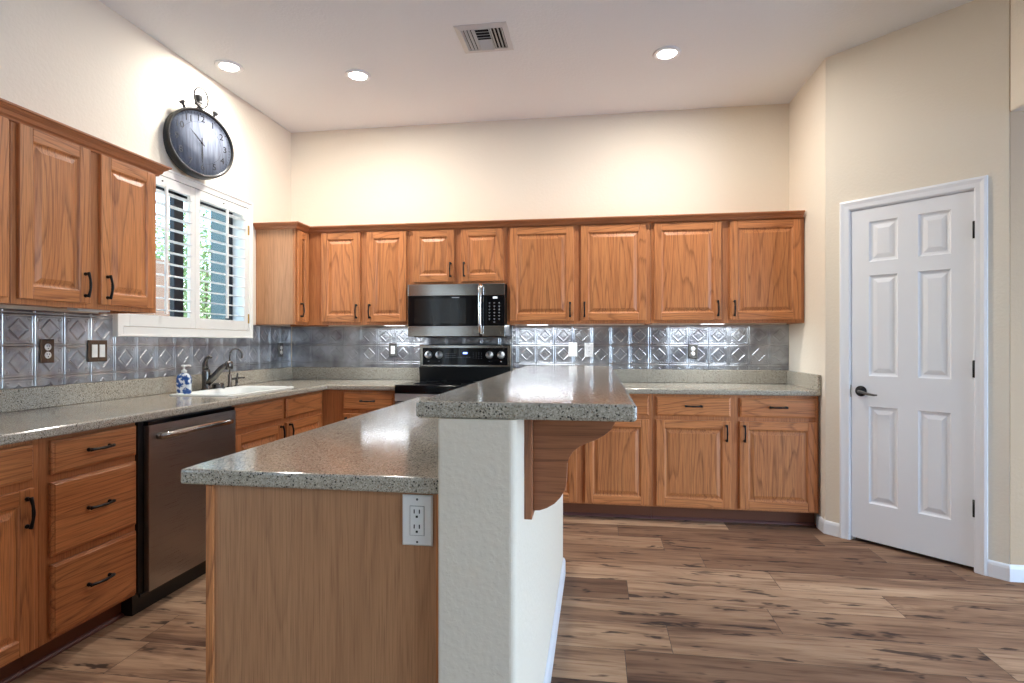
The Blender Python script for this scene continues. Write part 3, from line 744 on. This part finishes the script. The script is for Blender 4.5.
mk.build('panel_markings', bgd_)
for x, y, r in ((-.19, .17, .10), (.19, .17, .115), (-.19, .42, .08), (.19, .42, .08)):
    MB().lathe([(r-.002, .9222), (r, .9224), (r+.0015, .9222)], plain('burner_ring', (.08, .08, .085), .3), c=(x, y, 0), seg=40).build('burner_ring', rg)

# ------------------------------------------------------------------ dishwasher
dw = thing('dishwasher', 'dark stainless dishwasher built under the left worktop', 'dishwasher', (-2.03, 2.588, 0), RZ)
h = .328
MB().box(-h, h, 0, .56, .10, .872, BLKP).build('tub', dw)
MB().box(-h, h, .03, .5, 0, .10, BLKP).build('toe_kick', dw)
MB().box(-h, h, -.010, 0, .085, .10, BLKP).build('kick_panel', dw, bevel=.002)
dd = MB().box(-h+.030, h-.006, -.030, -.001, .100, .850, DSTEEL).build('door', dw, bevel=.003)
MB().box(-h+.03, h-.006, -.024, 0, .851, .868, BLKG).build('control_strip', dw)
pts = [(-.245, -.030, .795), (-.245, -.052, .797), (-.20, -.064, .800), (-.1, -.070, .803), (0, -.072, .804), (.1, -.070, .803), (.20, -.064, .800), (.245, -.052, .797), (.245, -.030, .795)]
MB().tube(pts, [.014, .016, .016, .0155, .0155, .0155, .016, .016, .014], STEEL, seg=12).build('handle', dd)

# ------------------------------------------------------------------ shuttered window
w1 = struct(bpy.data.objects.new('window_1', None)); COL.objects.link(w1); w1.location = (XL, 3.38, 1.778); w1.rotation_euler = (0, 0, RZ)
# local: x along wall (world Y-3.38), front -y into the room
hw, hh = .62, .516
fr = MB()
for a in ((-hw, -hw+.046, -hh, hh), (hw-.046, hw, -hh, hh), (-hw+.046, hw-.046, hh-.05, hh), (-hw+.046, hw-.046, -hh, -hh+.055)): fr.box(a[0], a[1], -.030, -.001, a[2], a[3], SHUT)
for a in ((-hw, -hw+.014, -hh, hh), (hw-.014, hw, -hh, hh), (-hw+.014, hw-.014, hh-.014, hh), (-hw+.014, hw-.014, -hh, -hh+.012)): fr.box(a[0], a[1], -.037, -.030, a[2], a[3], SHUT)
fr.build('shutter_frame', w1, bevel=.002)
zt, zb2 = hh-.053, -hh+.058
for a, b, rx in ((-hw+.048, -.001, -.235), (.001, hw-.048, .342)):
    st = .045; lt, lb = zt-.060, zb2+.070
    p = MB().box(a, a+st, -.026, -.004, zb2, zt, SHUT).box(b-st, b, -.026, -.004, zb2, zt, SHUT).box(a+st, b-st, -.026, -.004, lt, zt, SHUT).box(a+st, b-st, -.026, -.004, zb2, lb, SHUT).build('shutter_panel', w1, bevel=.002)
    nl = 11; sp = (lt-lb)/nl
    for k in range(nl):
        z = lb+sp*(k+.5); pr_ = []
        for q_ in range(12):
            t_ = 2*PI*q_/12; u, v = .031*math.cos(t_), .0045*math.sin(t_); an = math.radians(2)
            pr_.append((-.015+u*math.cos(an)-v*math.sin(an), z+u*math.sin(an)+v*math.cos(an)))
        MB().prism(pr_, 'x', a+st+.002, b-st-.002, SHUT).build('louver', p)
    cx = (a+b)/2
    MB().box(cx-.008, cx+.008, -.062, -.047, lb+.01, lt-.005, SHUT).build('tilt_rod', p, bevel=.002)
    MB().lathe([(0, -.0262), (.005, -.0262), (.005, -.031), (0, -.032)], PEWTER, c=(cx, 0, zt-.03), axis='y', seg=10).build('magnet_catch', p)
for z in (.30, -.37): MB().box(hw-.052, hw-.044, -.034, -.026, z-.035, z+.035, BRASS).build('hinge', w1)
# reveal and glazing behind it (local y positive = into the wall)
rv = MB(); x0, x1, z0, z1 = WY0-3.38, WY1-3.38, WZ0-1.778, WZ1-1.778
rv.box(x0-.001, x0+.004, 0.001, .15, z0, z1, SHUT).box(x1-.004, x1+.001, .001, .15, z0, z1, SHUT).box(x0, x1, .001, .15, z0-.001, z0+.004, SHUT).box(x0, x1, .001, .15, z1-.004, z1+.001, SHUT)
rv.build('window_reveal', w1)
gf = MB()
for a in ((x0+.004, x0+.045, z0+.004, z1-.004), (x1-.045, x1-.004, z0+.004, z1-.004), (-.045, .04, z0+.004, z1-.004), (x0+.045, x1-.045, z0+.004, z0+.035), (x0+.045, x1-.045, z1-.035, z1-.004)): gf.box(a[0], a[1], .09, .125, a[2], a[3], DBRZ)
wf = gf.build('window_frame', w1, bevel=.002)
def glassm():
    m = bpy.data.materials.new('window_glass'); m.use_nodes = True; nt = m.node_tree; nt.nodes.clear()
    o = N(nt, 'ShaderNodeOutputMaterial'); g = N(nt, 'ShaderNodeBsdfGlossy'); g.inputs['Roughness'].default_value = .02
    t_ = N(nt, 'ShaderNodeBsdfTransparent'); t_.inputs[0].default_value = (.93, .97, .96, 1); mx = N(nt, 'ShaderNodeMixShader'); mx.inputs[0].default_value = .05
    L(nt, t_.outputs[0], mx.inputs[1]); L(nt, g.outputs[0], mx.inputs[2]); L(nt, mx.outputs[0], o.inputs[0]); return m
GLS = glassm()
MB().box(x0+.045, -.045, .105, .108, z0+.035, z1-.035, GLS).box(.04, x1-.045, .105, .108, z0+.035, z1-.035, GLS).build('pane', wf)
# rear and side windows of the room (behind the camera)
for i, (a, b) in enumerate(((-2.26, -1.68), (-1.0, -.5))):
    m_ = MB()
    for c in ((a, a+.04, .5, 2.3), (b-.04, b, .5, 2.3), (a+.04, b-.04, .5, .54), (a+.04, b-.04, 2.26, 2.3)): m_.box(XL-.1, XL-.04, c[0], c[1], c[2], c[3], TRIM)
    f_ = struct(m_.build('window_%d' % (i+2))); MB().box(XL-.075, XL-.07, a+.04, b-.04, .54, 2.26, GLS).build('pane', f_)
m_ = MB()
for c in ((-1.4, -1.34, 0, 2.35), (1.74, 1.8, 0, 2.35), (.16, .24, 0, 2.35), (-1.34, 1.74, 0, .06), (-1.34, 1.74, 2.29, 2.35)): m_.box(XE+.04, XE+.1, c[0], c[1], c[2], c[3], TRIM)
f_ = struct(m_.build('window_4')); MB().box(XE+.07, XE+.075, -1.34, 1.74, .06, 2.29, GLS).build('pane', f_)

# ------------------------------------------------------------------ clock
ck = thing('wall_clock', 'round black pocket-watch clock with weathered grey-blue dial', 'clock', (-2.515, 3.32, 2.516), 0)
# local frame: face looks along local -y; x to the viewer's right
nrm = Vector((math.cos(math.radians(-21))*math.cos(math.radians(4)), math.sin(math.radians(-21)), math.sin(math.radians(4)))).normalized()
yax = -nrm; zax = (Vector((0, 0, 1))-yax*yax.z).normalized(); xax = yax.cross(zax)
ck.rotation_euler = Matrix((xax, yax, zax)).transposed().to_euler()
R_ = .222
CB = plain('clock_black', (.012, .013, .013), .35)
MB().lathe([(0, .072), (R_-.01, .072), (R_, .066), (R_, .004), (R_-.004, -.002), (R_-.013, -.002), (R_-.018, .012), (R_-.02, .013)], CB, axis='y', seg=64).build('case', ck)
def dialm():
    m, nt, b = mat('weathered_dial'); tc = N(nt, 'ShaderNodeTexCoord'); mp = N(nt, 'ShaderNodeMapping'); mp.inputs['Scale'].default_value = (55, 1, 5); L(nt, tc.outputs['Object'], mp.inputs[0])
    n = N(nt, 'ShaderNodeTexNoise'); L(nt, mp.outputs[0], n.inputs[0]); n.inputs['Scale'].default_value = 1; n.inputs['Detail'].default_value = 4
    r = ramp(nt, [(.3, srgb(100, 106, 120)), (.55, srgb(126, 133, 148)), (.75, srgb(146, 153, 166))]); L(nt, n.outputs[0], r.inputs[0]); L(nt, r.outputs[0], b.inputs['Base Color']); b.inputs['Roughness'].default_value = .9; b.inputs['Specular IOR Level'].default_value = .1; return m
dial = MB().lathe([(0, .012), (R_-.0185, .012), (R_-.0185, .010), (0, .010)], dialm(), axis='y', seg=64).build('dial', ck)
INK = plain('dial_ink', srgb(26, 28, 34), .6)
cu = bpy.data.curves.new('num', 'FONT')
dg = None
def text_mesh(s_, size):
    cu = bpy.data.curves.new('numeral', 'FONT'); cu.body = s_; cu.size = size; cu.align_x = 'CENTER'; cu.align_y = 'CENTER'; cu.extrude = .0004
    o = bpy.data.objects.new('numeral', cu); COL.objects.link(o); bpy.context.view_layer.update()
    me = bpy.data.meshes.new_from_object(o.evaluated_get(bpy.context.evaluated_depsgraph_get())); COL.objects.unlink(o); bpy.data.objects.remove(o)
    me.materials.clear(); me.materials.append(INK); return me
for k in range(1, 13):
    a = PI/2-k*PI/6; rr_ = R_*.72
    o = bpy.data.objects.new('numeral', text_mesh(str(k), .058)); COL.objects.link(o); o.parent = dial
    o.location = (rr_*math.cos(a), .0092, rr_*math.sin(a)); o.rotation_euler = (PI/2, 0, 0)
tk = MB()
for k in range(60):
    a = k*PI/30; r0_, r1_ = R_*.84, R_*(.89 if k % 5 else .90); c_, s_ = math.cos(a), math.sin(a); w_ = .0008 if k % 5 else .0018
    tk.add([(r0_*c_-w_*s_, .0094, r0_*s_+w_*c_), (r1_*c_-w_*s_, .0094, r1_*s_+w_*c_), (r1_*c_+w_*s_, .0094, r1_*s_-w_*c_), (r0_*c_+w_*s_, .0094, r0_*s_-w_*c_)], [(0, 1, 2, 3)], INK)
for k in range(40):
    a0_, a1_ = 2*PI*k/40, 2*PI*(k+1)/40
    for rr_ in (R_*.60,): tk.add([(rr_*math.cos(a0_), .0094, rr_*math.sin(a0_)), (rr_*math.cos(a1_), .0094, rr_*math.sin(a1_)), ((rr_+.001)*math.cos(a1_), .0094, (rr_+.001)*math.sin(a1_)), ((rr_+.001)*math.cos(a0_), .0094, (rr_+.001)*math.sin(a0_))], [(0, 1, 2, 3)], INK)
tk.build('minute_track', dial)
def hand(name, ang, ln, w_, y):
    mb = MB().prism([(-w_, -ln*.22), (w_, -ln*.22), (w_*.7, 0), (w_*1.4, ln*.55), (0, ln), (-w_*1.4, ln*.55), (-w_*.7, 0)], 'y', y, y+.001, INK)
    mb.lathe([(0, y-.001), (.007, y-.001), (.007, y+.001), (0, y+.001)], INK, axis='y', seg=14)
    mb.build(name, ck, rot=(0, ang, 0))
hand('hour_hand', math.radians(-45), .105, .0035, .005)
hand('minute_hand', math.radians(181), .150, .0032, .003)
# crown, ring and pushers of the watch case
yc = .022
MB().lathe([(0, R_-.006), (.022, R_-.006), (.022, R_+.008), (.011, R_+.012), (.011, R_+.030), (.026, R_+.036), (.026, R_+.044), (.020, R_+.048), (.024, R_+.060), (.026, R_+.085), (.022, R_+.092), (0, R_+.094)], GUN, c=(0, yc, 0), seg=20).build('winding_crown', ck)
pts = [(.046*math.sin(2*PI*k/28), yc-.028, R_+.072+.066*math.cos(2*PI*k/28)) for k in range(29)]
MB().tube(pts, .0055, GUN, seg=8).tube([(-.04, yc-.028, R_+.03), (0, yc-.020, R_+.028), (.04, yc-.028, R_+.03)], .005, PEWTER, seg=8).build('hanging_ring', ck)
for s_ in (-1, 1):
    a = PI/2-s_*math.radians(25); o = MB().lathe([(0, R_-.006), (.009, R_-.006), (.007, R_+.025), (.016, R_+.032), (.019, R_+.044), (0, R_+.046)], GUN, seg=14).build('pusher', ck, loc=(0, yc, 0), rot=(0, s_*math.radians(25), 0))
MB().box(-.012, .012, .07, .115, .10, .16, CB).build('wall_hook', ck)

# ------------------------------------------------------------------ sink fittings
fc = thing('kitchen_faucet', 'pull-out brushed nickel faucet with diagonal spout', 'faucet', (-2.55, 3.40, .9145), 0)
MB().lathe([(0, 0), (.030, 0), (.031, .006), (.026, .012), (.025, .05), (.026, .12), (.022, .135), (0, .14)], NICKEL, seg=24).build('body', fc)
MB().tube([(0, 0, .04), (.05, .015, .09), (.09, .025, .140), (.115, .030, .160), (.130, .032, .170)], [.024, .023, .020, .018, .018], NICKEL, seg=14).build('spout', fc)
MB().lathe([(0, 0), (.020, 0), (.024, -.02), (.024, -.045), (.021, -.055), (0, -.056)], NICKEL, c=(.142, .034, .19), seg=20).build('spray_head', fc)
MB().tube([(-.004, 0, .13), (-.006, -.004, .175), (.004, -.004, .205), (.022, 0, .222), (.038, .004, .215)], [.021, .017, .012, .010, .008], NICKEL, seg=12).build('lever', fc)
ft = thing('filter_tap', 'slim gooseneck drinking water tap right of the faucet', 'faucet', (-2.52, 3.60, .9145), 0)
MB().lathe([(0, 0), (.020, 0), (.020, .01), (.012, .016), (.012, .09), (.008, .095), (0, .096)], NICKEL, seg=16).build('base', ft)
pts = [(0, 0, .09), (0, 0, .22)]+[(.03-.03*math.cos(t_), .024*(1-math.cos(t_)), .225+.045*math.sin(t_)) for t_ in [PI*k/10 for k in range(1, 11)]]+[(.06, .048, .205)]
MB().tube(pts, .0055, NICKEL, seg=10).build('gooseneck', ft)
MB().tube([(.01, .01, .06), (.03, .03, .062)], .006, NICKEL).tube([(.032, .032, .05), (.036, .034, .10)], [.005, .006], NICKEL).build('lever', ft)
tag(MB().lathe([(0, 0), (.044, 0), (.046, .006), (.036, .018), (.040, .030), (.030, .040), (0, .043)], NICKEL, c=(-2.53, 3.49, .9145), seg=20).build('air_gap_cap'),
    'low round nickel cap between the faucet and tap', 'sink fitting')
tag(MB().lathe([(0, 0), (.016, 0), (.016, .008), (.009, .012), (.009, .05), (.018, .055), (.018, .062), (0, .066)], NICKEL, c=(-2.55, 3.72, .9145), seg=16).tube([(-2.55, 3.72, .975), (-2.50, 3.74, .978)], .005, NICKEL).build('soap_dispenser'),
    'small nickel built-in soap dispenser at right of sink', 'soap dispenser')
# soap bottle
def soapm():
    m, nt, b = mat('blue_white_pottery'); tc = N(nt, 'ShaderNodeTexCoord'); n = N(nt, 'ShaderNodeTexNoise'); L(nt, tc.outputs['Object'], n.inputs[0]); n.inputs['Scale'].default_value = 32; n.inputs['Detail'].default_value = 3
    r = ramp(nt, [(.46, srgb(232, 238, 244)), (.50, srgb(70, 108, 172)), (.62, srgb(52, 88, 158))]); L(nt, n.outputs[0], r.inputs[0]); L(nt, r.outputs[0], b.inputs['Base Color']); b.inputs['Roughness'].default_value = .15; return m
sb = thing('soap_bottle', 'blue and white patterned soap pump bottle left of faucet', 'soap bottle', (-2.50, 3.135, .9145), math.radians(25))
sb.scale = (.93, .93, .91)
MB().rings([rr(-.042*a, .042*a, -.028*a, .028*a, z, .016*a) for a, z in ((.9, 0), (1, .006), (1, .105), (.9, .122), (.6, .134), (.36, .140))], soapm(), cap0=True, smooth=True).build('bottle', sb)
MB().lathe([(0, .140), (.017, .140), (.018, .158), (.010, .162), (.006, .164), (.006, .182), (.016, .184), (.017, .192), (0, .196)], WPL, seg=18).tube([(0, 0, .188), (.03, 0, .190), (.042, 0, .186)], [.007, .0055, .005], WPL).build('pump', sb)

# ------------------------------------------------------------------ ceiling fittings
def downlight(label, x, y, power, grp='recessed ceiling lights'):
    t = thing('recessed_light', label, 'ceiling light', (x, y, ZC), 0, grp)
    MB().lathe([(.058, 0), (.085, 0), (.088, -.004), (.080, -.009), (.062, -.010), (.058, -.004)], TRIM, seg=32).build('trim_ring', t)
    MB().lathe([(0, -.012), (.04, -.011), (.058, -.006), (.058, -.001), (0, -.001)], LENS, seg=32).build('lens', t)
    l = bpy.data.lights.new('bulb', 'AREA'); l.shape = 'DISK'; l.size = .11; l.energy = power; l.color = (1, .955, .89)
    o = bpy.data.objects.new('bulb', l); COL.objects.link(o); o.parent = t; o.location = (0, 0, -.014)
downlight('recessed ceiling light nearest the left wall above the clock', -2.411, 3.437, 10)
downlight('recessed ceiling light between the clock and the vent', -1.618, 3.683, 18)
downlight('recessed ceiling light on the right, over the bar end', .438, 3.693, 19)
for x, y in ((-1.6, -1.6), (.44, -1.6)): downlight('unseen ceiling light added behind the camera for fill', x, y, 4, 'fill lights added behind the camera')  # unseen fixtures, added only as fill light
vt = thing('ceiling_vent', 'square white ceiling air register with angled slats', 'vent', (-.668, 3.350, ZC), math.radians(0))
fm = MB()
fm.rings([rect(-.155, .155, -.155, .155, 0), rect(-.155, .155, -.155, .155, .004), rect(-.125, .125, -.115, .115, .010), rect(-.125, .125, -.115, .115, .004)], VENTW, cap1=False)
fm.v = [(a, c, -b) for a, b, c in fm.v]; fm.build('frame', vt)
MB().box(-.128, .128, -.118, .118, -.002, -.0005, DARKV).build('duct', vt)
for k in range(4):
    for s_ in (-1, 1):
        x = s_*(.05+k*.021)
        MB().prism([(x-.003*s_, -.003), (x-.001*s_, -.003), (x+.010*s_, -.013), (x+.008*s_, -.014)], 'y', -.115, .115, VENTW).build('slat', vt)
for k in range(8):
    y = -.105+k*.030; s_ = 1 if k >= 4 else -1
    MB().prism([(y-.003*s_, -.003), (y-.001*s_, -.003), (y+.013*s_, -.012), (y+.011*s_, -.013)], 'x', -.042, .042, VENTW).build('slat', vt)
MB().box(-.045, -.042, -.115, .115, -.013, -.003, VENTW).box(.042, .045, -.115, .115, -.013, -.003, VENTW).build('divider', vt)

# ------------------------------------------------------------------ garden seen through the shutters
GRD = plain('patio_concrete', srgb(196, 190, 180), .8); LEAF = plain('leaf', srgb(112, 142, 84), .6); LEAF2 = plain('leaf_pale', srgb(150, 172, 118), .6)
STU = plain('neighbour_stucco', srgb(226, 218, 206), .8); BRK = plain('brown_fence', srgb(120, 92, 74), .8); BARK = plain('bark', srgb(92, 78, 66), .8)
struct(MB().box(-16, XL-T-.001, -6, 14, -.20, -.02, GRD).build('ground'))
tag(MB().box(-11.6, -11.4, 4, 20, -.02, 1.9, STU).build('garden_wall'), 'pale stucco garden wall beyond the window', 'wall')
def tree(x, y, z0, h_, r_, n, label, cat='tree', trunk=True):
    t = thing('garden_tree' if trunk else 'garden_bush', label, cat, (x, y, -.02))
    if trunk: MB().tube([(0, 0, 0), (.03, .02, z0*.5), (0, .04, z0+.3*h_), (.1, 0, z0+.7*h_)], [.09, .075, .05, .02], BARK).build('trunk', t)
    mb = MB()
    for k in range(n):
        v = Vector((random.gauss(0, 1), random.gauss(0, 1), random.gauss(0, 1))).normalized()*(random.random()**.4)
        p = Vector((v.x*r_, v.y*r_, z0+h_/2+v.z*h_/2)); a = Vector((random.gauss(0, 1), random.gauss(0, 1), random.gauss(0, 1))).normalized()
        b = a.cross(Vector((random.random(), random.random(), 1))).normalized(); s_ = random.uniform(.03, .07)
        mb.add([p-a*s_, p-b*s_*.45, p+a*s_, p+b*s_*.45], [(0, 1, 2, 3)], LEAF if random.random() < .6 else LEAF2)
    mb.build('foliage', t); return t
tree(-7.5, 9.9, .2, 3.6, 1.15, 7000, 'leafy green tree outside, nearer one, beside the teal post')
tree(-10.4, 12.5, .2, 4.2, 1.3, 6000, 'farther green tree outside, rising above the brown fence')
tree(-5.4, 8.4, .0, .7, .6, 1500, 'low green bush at the foot of the nearer tree', 'bush', False)
pp = thing('patio_post', 'teal-grey patio post outside the window', 'post', (-3.75, 5.24, -.02))
MB().box(-.075, .075, -.075, .075, 0, 2.7, plain('teal_post', srgb(66, 88, 90), .6)).build('post', pp, bevel=.004)
MB().box(-.1, .1, -.1, .1, 0, .12, plain('teal_base', srgb(66, 88, 90), .6)).build('base', pp, bevel=.004)
tag(MB().box(-5.6, -5.52, 4.4, 6.72, -.02, 2.3, BRK).build('fence_panel'), 'brown wooden fence panel outside at left of window', 'fence')
